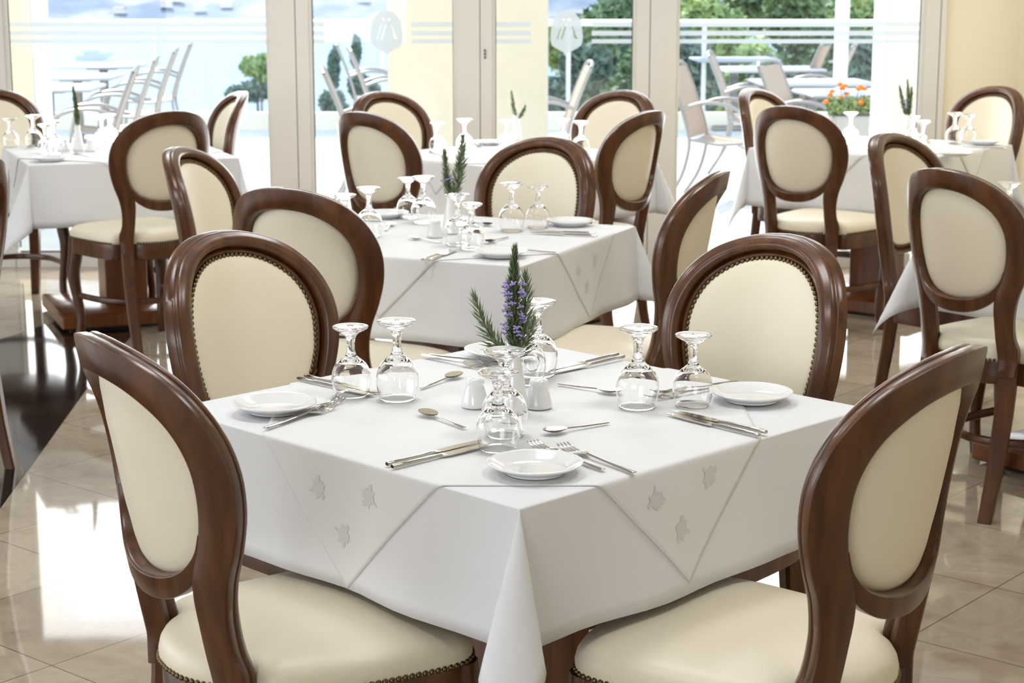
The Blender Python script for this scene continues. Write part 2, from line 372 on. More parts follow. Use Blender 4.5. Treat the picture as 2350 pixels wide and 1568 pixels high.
def terrace_chair():
    t = empty('terrace_chair', (0, 0, 0), 0, None, 'chair')
    back = spline([(-.37, .92), (-.30, .75), (-.24, .58), (-.205, .44), (-.21, .33), (-.26, .16), (-.36, 0)], 5)
    for s in (-1, 1):
        x = s * .25
        MB().tube([(x, y, z) for y, z in back], .013, 8).build('back_leg', ALU, t)
        MB().tube([(x * 1.02, y, z) for y, z in spline([(-.255, .64), (-.1, .685), (.08, .665), (.19, .58), (.245, .40), (.27, .2), (.29, 0)], 5)], .013, 8).build('armrest', ALU, t)
        MB().tube([(x, -.205, .43), (x, .0, .40), (x, .235, .42)], .011, 8).build('seat_rail', ALU, t)
    MB().tube([(-.25, -.37, .92), (-.2, -.385, .945), (0, -.39, .955), (.2, -.385, .945), (.25, -.37, .92)], .013, 8).build('top_bar', ALU, t)
    b = MB(); q = [(y, z) for y, z in back if z > .42]
    b.loft([[(-.235, y - .004, z), (0, y - .014, z), (.235, y - .004, z), (.235, y + .004, z), (0, y - .006, z), (-.235, y + .004, z)] for y, z in q], True); b.build('backrest_sling', SLING, t)
    b = MB(); b.loft([[(-.235, y, z - .004), (0, y, z - .014), (.235, y, z - .004), (.235, y, z + .003), (0, y, z - .008), (-.235, y, z + .003)] for y, z in ((-.2, .43), (-.1, .415), (0, .403), (.12, .405), (.235, .42))], True); b.build('seat_sling', SLING, t)
    return t
TC = Stock(terrace_chair())
for px, py, h, lb in ((310, 163, 188, 'nearest of the terrace sling chairs in a row, left window'), (357, 140, 188, 'second terrace sling chair of the row in the left window'), (402, 120, 187, 'third terrace sling chair of the row in the left window'), (437, 103, 187, 'farthest terrace sling chair of the row in the left window'),
                   (772, 103, 6, 'farthest terrace sling chair seen in the narrow second window'), (803, 117, 8, 'middle terrace sling chair seen in the narrow second window'), (745, 166, 5, 'nearest terrace sling chair, beside the left edge of the second window'),
                   (1350, 152, 182, 'terrace sling chair seen below the shield emblem in the third window'), (1552, 152, -20, 'terrace sling chair cut by the mullion at the right window edge'), (1632, 128, -10, 'terrace sling chair leaning left in front of the farthest right table'),
                   (1765, 150, -25, 'beige terrace sling chair behind the carved dining chair by the right window'), (1893, 106, 160, 'terrace sling chair left of the white post, right window'), (1958, 110, 165, 'terrace sling chair right of the white post, right window')):
    p = on(px, py, .92); a = R(h); TC.put((p.x + .37 * cos(a), p.y + .37 * sin(a), 0), a - pi / 2, lb, 'terrace sling chairs')
# planter of orange flowers
p0 = at(1968, 312, 12.2)
pl = empty('planter_box', (p0.x, 12.2, 0), 0, 'grey planter box under the orange flowers beside the white pillar', 'planter')
MB().rbox((0, 0, p0.z / 2 + .07), (.36, .26, p0.z + .14), .012).build('box', POTMAT, pl)
MB().box((0, 0, p0.z + .135), (.33, .23, .02)).build('soil', BARK, pl, smooth=0)
rnd = random.Random(5)
for i, (px, top, lb) in enumerate(((1915, 250, 'orange marigold plant at the left end of the planter'), (1945, 235, 'tall orange marigold plant in the middle of the planter'), (1985, 240, 'orange marigold plant at the right end, by the white pillar'))):
    q = at(px, 275, 12.2); t = empty('marigold_plant', (q.x, 12.2 + .03 * (i - 1), p0.z + .14), 0, lb, 'flower', 'marigolds in the terrace planter')
    f = MB(); leaf_cloud(f, (0, 0, .06), (.08, .07, .07), 260, .018, rnd); f.build('foliage', GREENS[1], t, smooth=0)
    for k in range(7):
        x, z = rnd.uniform(-.075, .075), rnd.uniform(.07, .20); y = rnd.uniform(-.08, .03)
        b = MB()
        for m in range(3): b.lathe([(.001, .0), (.012, -.006 + .004 * m), (.026 - .006 * m, .003 + .006 * m), (.001, .006 + .007 * m)], 10, (x, y, z))
        b.build('blossom', ORANGE, t)
        MB().tube([(x * .4, y * .4, .0), (x, y, z)], .002, 5).build('stem', GREENS[0], t)

# ------------------------------------------------------------------ the dining chair (faces +Y, origin on the floor under the seat)
OUT = np.array([(0, 1.0), (.05, .996), (.10, .983), (.145, .960), (.181, .923), (.204, .876), (.214, .82), (.210, .757), (.195, .695), (.178, .645), (.168, .60), (.164, .56), (.165, .525), (.171, .497), (.169, .465), (.164, .42)])
INN = np.array([(0, .943), (.037, .940), (.073, .931), (.106, .913), (.134, .887), (.152, .852), (.160, .81), (.157, .755), (.1445, .70), (.127, .655), (.120, .615), (.119, .57), (.119, .525), (.120, .497), (.121, .465), (.121, .42)])
RAIL_I = np.array([(.149, .722), (.139, .694), (.124, .672), (.104, .6545), (.075, .641), (.04, .633), (0, .63)])
RAIL_O = np.array([(.165, .690), (.148, .668), (.132, .650), (.112, .626), (.078, .604), (.04, .593), (0, .59)])
OPEN = np.vstack([INN[:7], [(.157, .755), (.149, .722)], RAIL_I[1:]])
LEANK, BAR = math.tan(R(10.5)), 1.9     # lean of the back, and how strongly it wraps forward at its sides
def yb(x, z): return -.222 - max(z - .47, 0) * LEANK + BAR * x * x
def bp(x, z, d):
    """a point d in front of the curved middle surface of the back"""
    k = 2 * BAR * x; n = sqrt(1 + k * k); return (x - d * k / n, yb(x, z) + d / n, z)
PROF = [(0, -.005), (0, .003), (.06, .006), (.18, .0065), (.24, .009), (.31, .0095), (.345, .0075), (.37, .001), (.395, -.0005), (.42, .004), (.455, .0105), (.52, .0165), (.62, .0205), (.73, .0205), (.83, .017), (.90, .011), (.945, .006), (.99, .003), (1.0, -.001), (.992, -.005), (.965, -.0065), (.965, -.0095), (.99, -.0115), (.99, -.025), (.965, -.0295), (.9, -.0305), (.5, -.031), (.08, -.0305), (.02, -.028), (0, -.023)]
RPROF = [(0, -.005), (0, .003), (.08, .006), (.22, .0065), (.30, .009), (.38, .0095), (.43, .007), (.47, .001), (.51, .0005), (.56, .007), (.68, .0125), (.82, .012), (.95, .006), (1, 0), (1, -.025), (.96, -.0285), (.9, -.0295), (.1, -.0295), (.03, -.027), (0, -.023)]
def sweep(I, O, prof):
    rings = []
    for (ix, iz), (ox, oz) in zip(I, O):
        rings.append([bp(ix + s * (ox - ix), iz + s * (oz - iz), d) for s, d in prof])
    return rings
def mirror_path(P):
    P = spline(P, 4); Q = P[:0:-1].copy(); Q[:, 0] *= -1
    return np.vstack([Q, P])
def opening():
    P = spline(OPEN, 4); Q = P[-2:0:-1].copy(); Q[:, 0] *= -1
    return np.vstack([P, Q])
def resample(P, step):
    """points at equal steps along a closed line"""
    P = np.vstack([P, P[:1]]); d = np.r_[0, np.cumsum(np.hypot(*np.diff(P, axis=0).T))]; n = int(d[-1] / step)
    return [(np.interp(t, d, P[:, 0]), np.interp(t, d, P[:, 1])) for t in np.linspace(0, d[-1], n, endpoint=False)]
SEAT = np.array([(0, .226), (.08, .223), (.145, .213), (.192, .196), (.219, .172), (.229, .140), (.229, .08), (.224, .0), (.214, -.085), (.202, -.140), (.188, -.156), (.165, -.163), (.135, -.170), (.116, -.192), (.085, -.216), (.045, -.233), (0, -.238)])
def dining_chair():
    t = empty('dining_chair', (0, 0, 0), 0, None, 'chair')
    b = MB(); b.loft(sweep(mirror_path(INN), mirror_path(OUT), PROF), True)
    ri, ro = mirror_path(RAIL_I[::-1]), mirror_path(RAIL_O[::-1])
    b.loft(sweep(ri, ro, RPROF), True)
    b.build('back_frame', WOOD, t, smooth=38)
    op = opening(); cz = .79
    p = MB()
    def ring(s, d): return [bp(x * s, cz + (z - cz) * s, d) for x, z in op]
    p.loft([ring(s, d) for s, d in ((.02, -.013), (.3, -.0125), (.6, -.0115), (.85, -.0095), (.95, -.0075), (1.0, -.004), (1.012, .002), (1.05, .0065), (1.052, .0095), (1.035, .0125), (.99, .0155), (.88, .0185), (.62, .0215), (.3, .0225), (.02, .023))], True)
    pad = p.build('backrest', LEATHER, t, smooth=180)
    n = MB()
    for x, z in resample(op * 1.0, .0108): n.sphere(bp(x * 1.058, cz + (z - cz) * 1.058, .0095), .0053, 8, 5)
    n.build('nailhead_trim', NAIL, pad, smooth=180)
    P = spline(SEAT, 4); Q = P[-2:0:-1].copy(); Q[:, 0] *= -1; so = np.vstack([P, Q])
    c = MB()
    def srow(s, z): return [(x * s, y * s, z) for x, y in so]
    c.loft([srow(s, z) for s, z in ((.9, .452), (1.0, .455), (1.010, .464), (1.012, .474), (1.0, .486), (.975, .495), (.93, .502), (.85, .508), (.7, .5135), (.5, .517), (.25, .519), (.02, .5195))], True)
    pad = c.build('seat', LEATHER, t, smooth=180)
    ap = MB(); ap.loft([[(x * s, y * s, z) for x, y in so] for s, z in ((.96, .388), (.985, .391), (.992, .40), (.992, .45), (.985, .456), (.9, .457))], True); ap.build('seat_rail', WOOD, t)
    for front in (True, False):
        n = MB()
        for x, y in resample(so, .0113):
            if (y > -.15) if front else (y < -.15 and abs(x) < .108): n.sphere((x * 1.008, y * 1.008, .4595), .0052, 7, 4)
        n.build('nailhead_trim', NAIL, pad, smooth=180)
    for s in (-1, 1):
        lg = MB(); path = spline([(s * .195, .172, .452), (s * .200, .178, .37), (s * .207, .187, .30), (s * .200, .179, .21), (s * .190, .168, .12), (s * .192, .172, .055), (s * .201, .183, .0)], 5)
        rr = np.interp(path[:, 2], [0, .05, .12, .21, .30, .37, .452], [.019, .0185, .018, .022, .028, .030, .030])
        lg.tube(path, rr, 12); lg.build('leg', WOOD, t, smooth=50)
        rl_ = MB(); rings = []
        for z, dy, w, d in ((.45, 0, .046, .045), (.40, .002, .045, .045), (.30, .012, .043, .043), (.15, .036, .039, .038), (.0, .070, .034, .033)):
            x = s * (.1435 + (.45 - z) * .01)
            rings.append([(q[0], q[1] - dy, z) for q in (bp(x + a * w / 2, .45, bb * d / 2 - .002) for a, bb in ((1, .7), (.7, 1), (-.7, 1), (-1, .7), (-1, -.7), (-.7, -1), (.7, -1), (1, -.7)))])
        rl_.loft(rings, True); rl_.build('leg', WOOD, t, smooth=30)
    MB().tube(spline([(-.196, .172, .205), (-.190, .07, .205), (-.165, -.05, .205), (-.09, -.135, .205), (0, -.16, .205), (.09, -.135, .205), (.165, -.05, .205), (.190, .07, .205), (.196, .172, .205)], 5), .012, 8, sq=(.8, 1.15)).build('stretcher', WOOD, t)
    return t
CHAIR = Stock(dining_chair())
CG = 'oval back dining chairs'
for x, y, th, lb in (
    (-0.334, 2.778, 32.5, 'dining chair seen from behind at the near left of the front table'),
    (0.374, 2.705, 143, 'oval-back dining chair seen from behind at the near right of the front table'),
    (-0.36, 3.504, -40.2, 'dining chair facing the camera at the far left of the front table'),
    (0.327, 3.441, 224.6, 'dining chair facing the camera at the far right of the front table'),
    (-0.427, 4.824, 62.2, 'oval-back dining chair seen from behind at the near left of the middle table'),
    (0.261, 5.037, 161.7, 'oval-back dining chair turned almost sideways at the right of the middle table'),
    (-0.388, 7.446, 49, 'dining chair seen from behind at the near left of the rear centre table'),
    (-0.041, 5.738, 239.4, 'oval-back dining chair facing the camera behind the glasses of the middle table'),
    (0.289, 7.44, 145.5, 'dining chair seen from behind at the near right of the rear centre table'),
    (-0.42, 8.268, -52.3, 'dining chair facing the camera at the far left of the rear centre table'),
    (0.353, 8.357, 236.4, 'dining chair facing the camera at the far right of the rear centre table'),
    (-1.574, 7.501, 129.8, 'dining chair seen from behind before the left rear table, seat and legs visible'),
    (-0.732, 5.557, -14.4, 'oval-back dining chair facing right at the left side of the middle table'),
    (-1.574, 8.421, 202, 'dining chair turned left beyond the left rear table by the white mullion'),
    (-2.361, 8.436, -63, 'dining chair cut by the left photo edge, behind the left rear table'),
    (-2.52, 7.55, 22, 'dining chair whose legs show at the far left under the left rear table'),
    (1.409, 8.562, -40, 'dining chair facing right beyond the right rear table, by the glass'),
    (1.362, 7.795, 49.9, 'dining chair seen from behind before the right rear table, seat visible'),
    (1.518, 5.954, -43.6, 'dining chair facing right at the back left of the near right table'),
    (1.475, 5.172, 32.6, 'dining chair seen from behind at the near right table, cut by photo edge'),
    (2.151, 8.75, 219.4, 'oval-back dining chair facing the camera in the corner by the cream wall'),
    (-1.876, 5.49, 151, 'dining chair at the left photo edge, only a sliver of its dark frame showing')):
    CHAIR.put((x, y, 0), R(th) - pi / 2, lb, CG)

# ------------------------------------------------------------------ tables and their linen
TH, TS = .75, .45        # table height with cloth, half side
def drape(u, v, d, off, ph, swing=(0, 0, 0, 0)):
    """a point of cloth lying flat at (u, v) about the table centre, hanging where it passes the edge"""
    h = TS + off; eu, ev = max(abs(u) - h, 0), max(abs(v) - h, 0); su, sv = (1 if u > 0 else -1), (1 if v > 0 else -1)
    q = .0045
    def side(s, along, k):
        w = min(1, (TS - abs(along)) / .10)   # waves die out at the corners
        fl = .065 + w * (.03 * sin(11 * along + ph + k * 1.9) + .018 * sin(23 * along + 2 * ph + k))
        drop = sqrt(s * s + q * q) - q
        return s * fl, drop
    if not eu and not ev:
        e = max(abs(u), abs(v)); z = -(max(0, e - (h - .006)) / .006) ** 2 * .0016
        return (u, v, TH + off + z)
    if eu and not ev:
        f, dz = side(eu, v, su); return (su * (h + f), v, TH + off - .0016 - dz)
    if ev and not eu:
        f, dz = side(ev, u, sv * 2); return (u, sv * (h + f), TH + off - .0016 - dz)
    r = hypot(eu, ev); t = atan2(ev, eu) / (pi / 2)
    k = (0 if su > 0 else 1) + (0 if sv > 0 else 2); big = 1 if swing[k] > .17 else .5
    m = sin(pi * t) ** 1.2 * .40 * big; lat = .19 * sin(2 * pi * t) * big ** .5
    tx = .065 * (1 - t) + m / 1.414 + lat / 1.414 + swing[k] * m / 1.414
    ty = .065 * t + m / 1.414 - lat / 1.414 - swing[k] * m / 1.414
    tx *= su; ty *= sv; nn = sqrt(tx * tx + ty * ty + 1)
    nn = nn * .55 + .45 * sqrt(1 + .065 ** 2)
    return (su * h + r * tx / nn, sv * h + r * ty / nn, TH + off - .0016 - r / nn)
def grid_lines(half, d):
    a = list(np.linspace(-TS + .03, TS - .03, 19)); e = []
    for x in (-.03, -.015, -.006, -.003, 0, .003, .007, .014, .03): e += [TS + x]
    e += list(np.linspace(TS + .055, TS + d, 8))
    return sorted([-x for x in e] + [x for x in a if abs(x) < TS - .031] + e)
def tablecloth(name, d, off, mt, ph, swing, sub=1):
    g = grid_lines(TS, d); n = len(g); b = MB()
    b.loft([[drape(u, v, d, off, ph, swing) for u in g] for v in g], closed=False)
    o = b.build(name, mt, smooth=180)
    s = o.modifiers.new('thickness', 'SOLIDIFY'); s.thickness = .0014; s.offset = -1
    return o
LEAF_SHAPE = [(0, 1), (.13, .72), (.34, .80), (.36, .50), (.78, .58), (.95, .30), (.62, .12), (.72, -.28), (.36, -.22), (.10, -.45), (.04, -.9), (-.06, -.9), (-.10, -.45), (-.36, -.22), (-.72, -.28), (-.62, .12), (-.95, .30), (-.78, .58), (-.36, .50), (-.34, .80), (-.13, .72)]
def topper(D, cu, cv, d, off, ph, parent_loc, rz, label, motif):
    """square overlay laid cornerwise: |u - cu| + |v - cv| <= D"""
    n = 110 if motif else 64; b = MB(); s2 = D / 2
    ax = sorted(set(list(np.linspace(-1, 1, n + 1))))
    P = lambda a, c: (cu + (a - c) * s2, cv + (a + c) * s2)
    b.loft([[drape(*P(a, c), d, off, ph) for a in ax] for c in ax], closed=False)
    o = b.build('table_overlay', TOPCLOTH, smooth=180, loc=parent_loc, rot=(0, 0, rz))
    s = o.modifiers.new('thickness', 'SOLIDIFY'); s.thickness = .001; s.offset = -1
    tag(o, label, 'tablecloth', 'square overlay cloths')
    if motif:
        lm = MB(); rr = random.Random(11)
        for tip in range(4):
            for w, l in ((.09, -.012), (.155, -.075), (.165, .06), (.235, -.15), (.215, .0), (.25, .12)):
                dx, dy = ((-1, 0), (0, -1), (1, 0), (0, 1))[tip]; px, py = -dy, dx
                mu, mv = cu + dx * (D - w) + px * l, cv + dy * (D - w) + py * l; rot = rr.uniform(0, 6.28); sc = .0235
                pts = []
                for x, y in LEAF_SHAPE:
                    U = mu + (x * cos(rot) - y * sin(rot)) * sc; V = mv + (x * sin(rot) + y * cos(rot)) * sc
                    pts.append(drape(U, V, d, off + .0006, ph))
                c0 = drape(mu, mv, d, off + .0006, ph); k = len(lm.v)
                if min(max(abs(U_), abs(V_)) for U_, V_ in [(mu + x * sc, mv + y * sc) for x, y in LEAF_SHAPE]) < TS + .004: continue
                lm.add([c0] + pts, [(0, 1 + i, 1 + (i + 1) % len(pts)) for i in range(len(pts))])
        m_ = lm.build('leaf_motif', MOTIF, o, smooth=180); m_['kind'] = 'stuff'
    return o
def table(c, ang, d, name, topp, swing=(0, 0, 0, 0), ph=0., motif=False):
    t = empty('dining_table', (c[0], c[1], 0), R(ang), 'pedestal dining table, the ' + name, 'table', 'pedestal tables')
    MB().rbox((0, 0, TH - .0175 - .003), (2 * TS - .008, 2 * TS - .008, .03), .004).build('tabletop', CHERRY, t)
    MB().rbox((0, 0, .36), (.19, .19, .72), .004).build('pedestal', CHERRY, t)
    MB().rbox((0, 0, .042), (.65, .65, .06), .006).build('base', CHERRY, t)
    MB().rbox((0, 0, .007), (.58, .58, .013), .004).build('plinth', DARKALU, t)
    o = tablecloth('tablecloth', d, 0, CLOTH, ph, swing); o.location = (c[0], c[1], 0); o.rotation_euler = (0, 0, R(ang))
    tag(o, 'white cloth hanging over the edges of the ' + name, 'tablecloth', 'white tablecloths')
    if topp:
        D, cu, cv = topp; topper(D, cu, cv, d, .0022 if motif else .003, ph, (c[0], c[1], 0), R(ang), 'white overlay cloth laid cornerwise on the ' + name, motif)
NAMES = {1: 'front table', 2: 'middle table', 3: 'rear centre table before the white mullion', 4: 'left rear table by the sea window', 5: 'right rear table by the cream wall', 6: 'near right table cut by the right edge'}
#  corners: local (-,-) of the front table points at the camera
table((.0115, 3.182), 45, .222, NAMES[1], (.60, -.076, -.057), (0, 0, 0, .18), 0.4, True)
table((-.204, 5.42), 66, .235, NAMES[2], (.66, .03, -.02), (0, .1, .18, .1), 1.3, True)
table((.0, 8.02), 45, .26, NAMES[3], (.60, 0, 0), (0, 0, .18, 0), 2.1)
table((-1.78, 8.13), 22, .27, NAMES[4], (.60, 0, 0), (0, 0, 0, .2), 3.0)
table((1.73, 8.44), 52, .27, NAMES[5], (.60, 0, 0), (0, .1, 0, 0), 4.2)
table((1.92, 5.50), 37, .25, NAMES[6], (.60, 0, 0), (0, .2, 0, 0), 5.0)
TZ = TH + .0040   # top of the overlay

# ------------------------------------------------------------------ tableware
def mk_plate():
    return tag(MB().lathe([(.0001, .0040), (.030, .0040), (.047, .0046), (.054, .0075), (.062, .0118), (.071, .0165), (.0745, .0180), (.0757, .0174), (.0755, .0160), (.071, .0132), (.060, .0078), (.053, .0042), (.048, .0026), (.0475, 0), (.0435, 0), (.0425, .0018), (.0001, .0018)], 48).build('side_plate', CHINA, smooth=60), None, 'plate')
GP = [(.0305, 0), (.0335, .010), (.0362, .024), (.0370, .034), (.0345, .048), (.0280, .060), (.0190, .0685), (.0115, .0745), (.0088, .081), (.0074, .092), (.0078, .103), (.0100, .1115), (.0150, .1175), (.0240, .1225), (.0318, .1268), (.0332, .1295), (.0318, .1318), (.0200, .1316), (.0001, .1312)]
GI = [(.0001, .0665), (.013, .0655), (.0235, .0605), (.0330, .0480), (.0357, .034), (.0350, .024), (.0323, .010), (.0293, 0)]
def mk_glass():
    return tag(MB().lathe([tuple(p) for p in spline(GP, 2)] + [tuple(p) for p in spline(GI, 2)] + [(.0305, 0)], 40).build('wine_glass', GLASS, smooth=180), None, 'glass')
def mk_shaker():
    t = empty('shaker', (0, 0, 0), 0, None, 'shaker')
    MB().lathe([(.0001, 0), (.0232, 0), (.0250, .0025), (.0247, .008), (.0180, .034), (.0158, .0395), (.0155, .0412), (.0170, .0428), (.0174, .0455), (.0165, .0495), (.0130, .0525), (.006, .0537), (.0001, .0539)], 36).build('body', CHINA, t, smooth=60)
    for x, y in ((0, .004), (-.004, -.003), (.004, -.003)): MB().lathe([(.0001, .0538), (.0011, .0537), (.0011, .0532)], 8, (x, y, 0)).build('pour_hole', DARKDOT, t)
    return t
def mk_vase():
    return tag(MB().lathe([(.0001, 0), (.0235, 0), (.0250, .002), (.0248, .012), (.0205, .045), (.0150, .080), (.0118, .097), (.0122, .106), (.0140, .113), (.0135, .1145), (.0118, .1130), (.0102, .105), (.0098, .095), (.0098, .03), (.0001, .03)], 36).build('bud_vase', CHINA, smooth=60), None, 'vase')
def bar(b, secs, n=10):
    """lofts rounded sections given as (along, half width, z centre, half thickness)"""
    b.loft([[(x, w * cos(2 * pi * k / n), zc + h * sin(2 * pi * k / n)) for k in range(n)] for x, w, zc, h in secs], True); return b
def mk_knife():
    t = empty('table_knife', (0, 0, 0), 0, None, 'knife')
    bar(MB(), [(0, .0038, .0040, .0030), (.002, .0046, .0040, .0036), (.05, .0047, .0038, .0034), (.098, .0042, .0034, .0028), (.106, .0048, .003, .0022)]).build('handle', STEEL, t)
    b = MB(); rows = [(.104, -.004, .005, .0018), (.110, -.0065, .0075, .0014), (.118, -.009, .0078, .0011), (.16, -.0098, .0070, .0010), (.19, -.0088, .0055, .0009), (.206, -.0050, .0035, .0008), (.213, -.0005, .0015, .0006)]
    b.loft([[(x, a, .0026 - h), (x, c, .0026 - h), (x, c, .0026 + h), (x, a, .0026 + h)] for x, a, c, h in rows], True); b.build('blade', STEEL, t, smooth=30)
    return t
def mk_fork():
    t = empty('table_fork', (0, 0, 0), 0, None, 'fork')
    bar(MB(), [(0, .0052, .0030, .0012), (.003, .0056, .0030, .0016), (.05, .0048, .0034, .0017), (.10, .0034, .0048, .0017), (.125, .0036, .0062, .0016)]).build('handle', STEEL, t)
    b = MB(); zz = lambda x: .0062 - .0052 * sin(min(1, max(0, (x - .125) / .045)) * pi / 2) + max(0, (x - .160)) ** 2 * 5.2
    rows = [(.122, .0034), (.130, .0075), (.138, .0112), (.146, .0124), (.150, .0124)]
    b.loft([[(x, -w, zz(x) - .0009), (x, w, zz(x) - .0009), (x, w, zz(x) + .0009), (x, -w, zz(x) + .0009)] for x, w in rows], True)
    for k in range(4):
        y0 = (-1.5 + k) * .0071; rr = []
        for x in (.148, .160, .172, .184, .193, .197):
            w = .0016 if x < .19 else .0016 - (x - .19) * .16; y = y0 * (1 - (x - .148) * .9)
            rr.append([(x, y - w, zz(x) - .0008), (x, y + w, zz(x) - .0008), (x, y + w, zz(x) + .0008), (x, y - w, zz(x) + .0008)])
        b.loft(rr, True)
    b.build('tines', STEEL, t, smooth=30); return t
def mk_spoon():
    t = empty('dessert_spoon', (0, 0, 0), 0, None, 'spoon')
    bar(MB(), [(0, .0040, .0024, .0010), (.002, .0043, .0024, .0014), (.05, .0035, .0034, .0015), (.085, .0026, .0052, .0015), (.097, .0030, .0056, .0014)]).build('handle', STEEL, t)
    b = MB(); rings = []; L0, L1 = .092, .140
    for k in range(9):
        s = max(.04, k / 8)   # rim at s = 1
        rings.append([((L0 + L1) / 2 - .001 + (L1 - L0) / 2 * s * cos(a), .0150 * s * sin(a) * (1 + .12 * cos(a)), .0010 + .0062 * s * s + .0008 * s * cos(a)) for a in np.linspace(0, 2 * pi, 24, endpoint=False)])
    inner = [[(x, y, z + .0012) for x, y, z in r] for r in rings]
    b.loft(rings[::-1] + inner, True); b.build('bowl', STEEL, t, smooth=60); return t
PLATE, GLS, SHK, VAS, KNF, FRK, SPN = Stock(mk_plate()), Stock(mk_glass()), Stock(mk_shaker()), Stock(mk_vase()), Stock(mk_knife()), Stock(mk_fork()), Stock(mk_spoon())
TALL = (1.07, 1.07, 1.125)
def plate(px, py, lb, g): p = on(px, py, TZ + .012); PLATE.put((p.x, p.y, TZ), random.uniform(0, 6), 'white side plate ' + lb, g)
def glass(fx, fy, tall, lb, g):
    """placed by the middle of its upturned foot"""
    p = on(fx, fy, TZ + .1315 * (1.125 if tall else 1)); GLS.put((p.x, p.y, TZ), 0, ('taller' if tall else 'smaller') + ' upturned wine glass ' + lb, g, TALL if tall else (1, 1, 1))
def lay(stock, a, b, lb, g, dz=0):
    """flatware from the end of its handle a towards its tip b"""
    p, q = on(*a, TZ), on(*b, TZ); stock.put((p.x, p.y, TZ + dz + .0002), atan2(q.y - p.y, q.x - p.x), lb, g)

T = 'of the front table'; G = 'front table '
plate(1228, 1066, 'with the cream reflection at the near corner ' + T, 'front table plates'); plate(632, 928, 'at the left corner ' + T, 'front table plates'); plate(1725, 903, 'at the right corner ' + T, 'front table plates'); plate(1150, 805, 'behind the rosemary at the far corner ' + T, 'front table plates')
g = 'front table wine glasses'
glass(804, 748, False, 'at the left ' + T + ', over the knives', g); glass(910, 735, True, 'at the left ' + T + ', beside the spoon', g)
glass(1143, 852, False, 'nearest the camera on the front table', g); glass(1158, 803, True, 'between the two shakers ' + T, g)
glass(1465, 750, True, 'at the right ' + T + ', behind the spoon tip', g); glass(1592, 767, False, 'at the right ' + T + ', next to the plate', g)
glass(1234, 690, True, 'farthest back behind the rosemary ' + T, g); glass(1206, 704, True, 'half hidden right of the rosemary ' + T, g)
for px, py, lb in ((1090, 933, 'left white shaker beside the glasses on the front table'), (1236, 935, 'right white shaker beside the glasses on the front table')):
    p = on(px, py, TZ); SHK.put((p.x, p.y, TZ), 0, lb, 'white shakers')
VP = {}
def vase(k, px, py, lb): p = on(px, py, TZ); VP[k] = p; VAS.put((p.x, p.y, TZ), 0, lb, 'white bud vases')
vase(1, 1180, 946, 'white bud vase holding rosemary on the front table')
g = 'front table knives'
lay(KNF, (888, 1071), (1108, 1013), 'left of two knives beside the nearest glass on the front table', g); lay(KNF, (900, 1077), (1134, 1019), 'right of two knives running under the nearest glass on the front table', g)
lay(KNF, (684, 872), (866, 912), 'nearer of two knives behind the left glass on the front table', g); lay(KNF, (700, 866), (888, 909), 'farther of two knives behind the left glass on the front table', g)
lay(KNF, (1743, 1004), (1515, 949), 'nearer of two knives before the right plate on the front table', g); lay(KNF, (1759, 997), (1535, 945), 'farther of two knives before the right plate on the front table', g)
lay(KNF, (1418, 817), (1250, 856), 'farther of two knives at the far right edge of the front table', g); lay(KNF, (1432, 822), (1256, 862), 'nearer of two knives at the far right edge of the front table', g)
g = 'front table forks'
lay(FRK, (1385, 1082), (1169, 1003), 'fork passing under the nearest plate on the front table', g); lay(FRK, (1456, 1089), (1236, 1008), 'fork right of the nearest plate on the front table', g)
lay(FRK, (608, 987), (852, 907), 'nearer fork beside the left plate on the front table', g); lay(FRK, (641, 973), (846, 897), 'farther fork beside the left plate on the front table', g)
lay(FRK, (1676, 889), (1514, 914), 'nearer fork seen through the right glass on the front table', g); lay(FRK, (1690, 878), (1530, 902), 'farther fork seen through the right glass on the front table', g)
lay(FRK, (968, 817), (1100, 845), 'left fork near the far plate on the front table', g); lay(FRK, (985, 817), (1140, 838), 'right fork near the far plate on the front table', g, .0)
g = 'front table spoons'
lay(SPN, (965, 894), (1082, 854), 'spoon with its bowl towards the left shaker on the front table', g); lay(SPN, (1066, 985), (930, 936), 'spoon in the open left middle of the front table, bowl at left', g)
lay(SPN, (1396, 973), (1272, 995), 'spoon in the open right middle of the front table, bowl at left', g); lay(SPN, (1282, 884), (1410, 905), 'spoon ending at the right tall glass on the front table', g)

T = 'of the middle table'
plate(885, 490, 'at the far left ' + T, 'middle table plates'); plate(1309, 508, 'at the right corner ' + T, 'middle table plates'); plate(1149, 578, 'at the near edge ' + T, 'middle table plates')
g = 'middle table wine glasses'
glass(792, 446, False, 'at the left end ' + T + ', by the chair rail', g); glass(846, 430, True, 'second from the left ' + T, g); glass(936, 408, False, 'left one of the far pair ' + T, g); glass(971, 405, True, 'right one of the far pair ' + T, g)
glass(1050, 446, True, 'in front of the vase ' + T, g); glass(1081, 467, False, 'nearest the camera on the middle table', g); glass(1174, 420, True, 'left one before the rear chair ' + T, g); glass(1234, 426, False, 'right one before the rear chair ' + T, g)
p = on(998, 544, TZ); SHK.put((p.x, p.y, TZ), 0, 'white shaker left of the vase on the middle table', 'white shakers')
vase(2, 1034, 535, 'white bud vase with rosemary on the middle table')
g = 'middle table knives'
lay(KNF, (968, 599), (1040, 572), 'left of two knives at the near edge of the middle table', g); lay(KNF, (985, 600), (1055, 571), 'right of two knives at the near edge of the middle table', g)
lay(KNF, (1370, 544), (1215, 536), 'nearer knife beside the right plate of the middle table', g); lay(KNF, (1366, 538), (1222, 531), 'farther knife beside the right plate of the middle table', g)
lay(FRK, (1275, 582), (1160, 574), 'fork right of the near plate on the middle table', None)
g = 'middle table spoons'
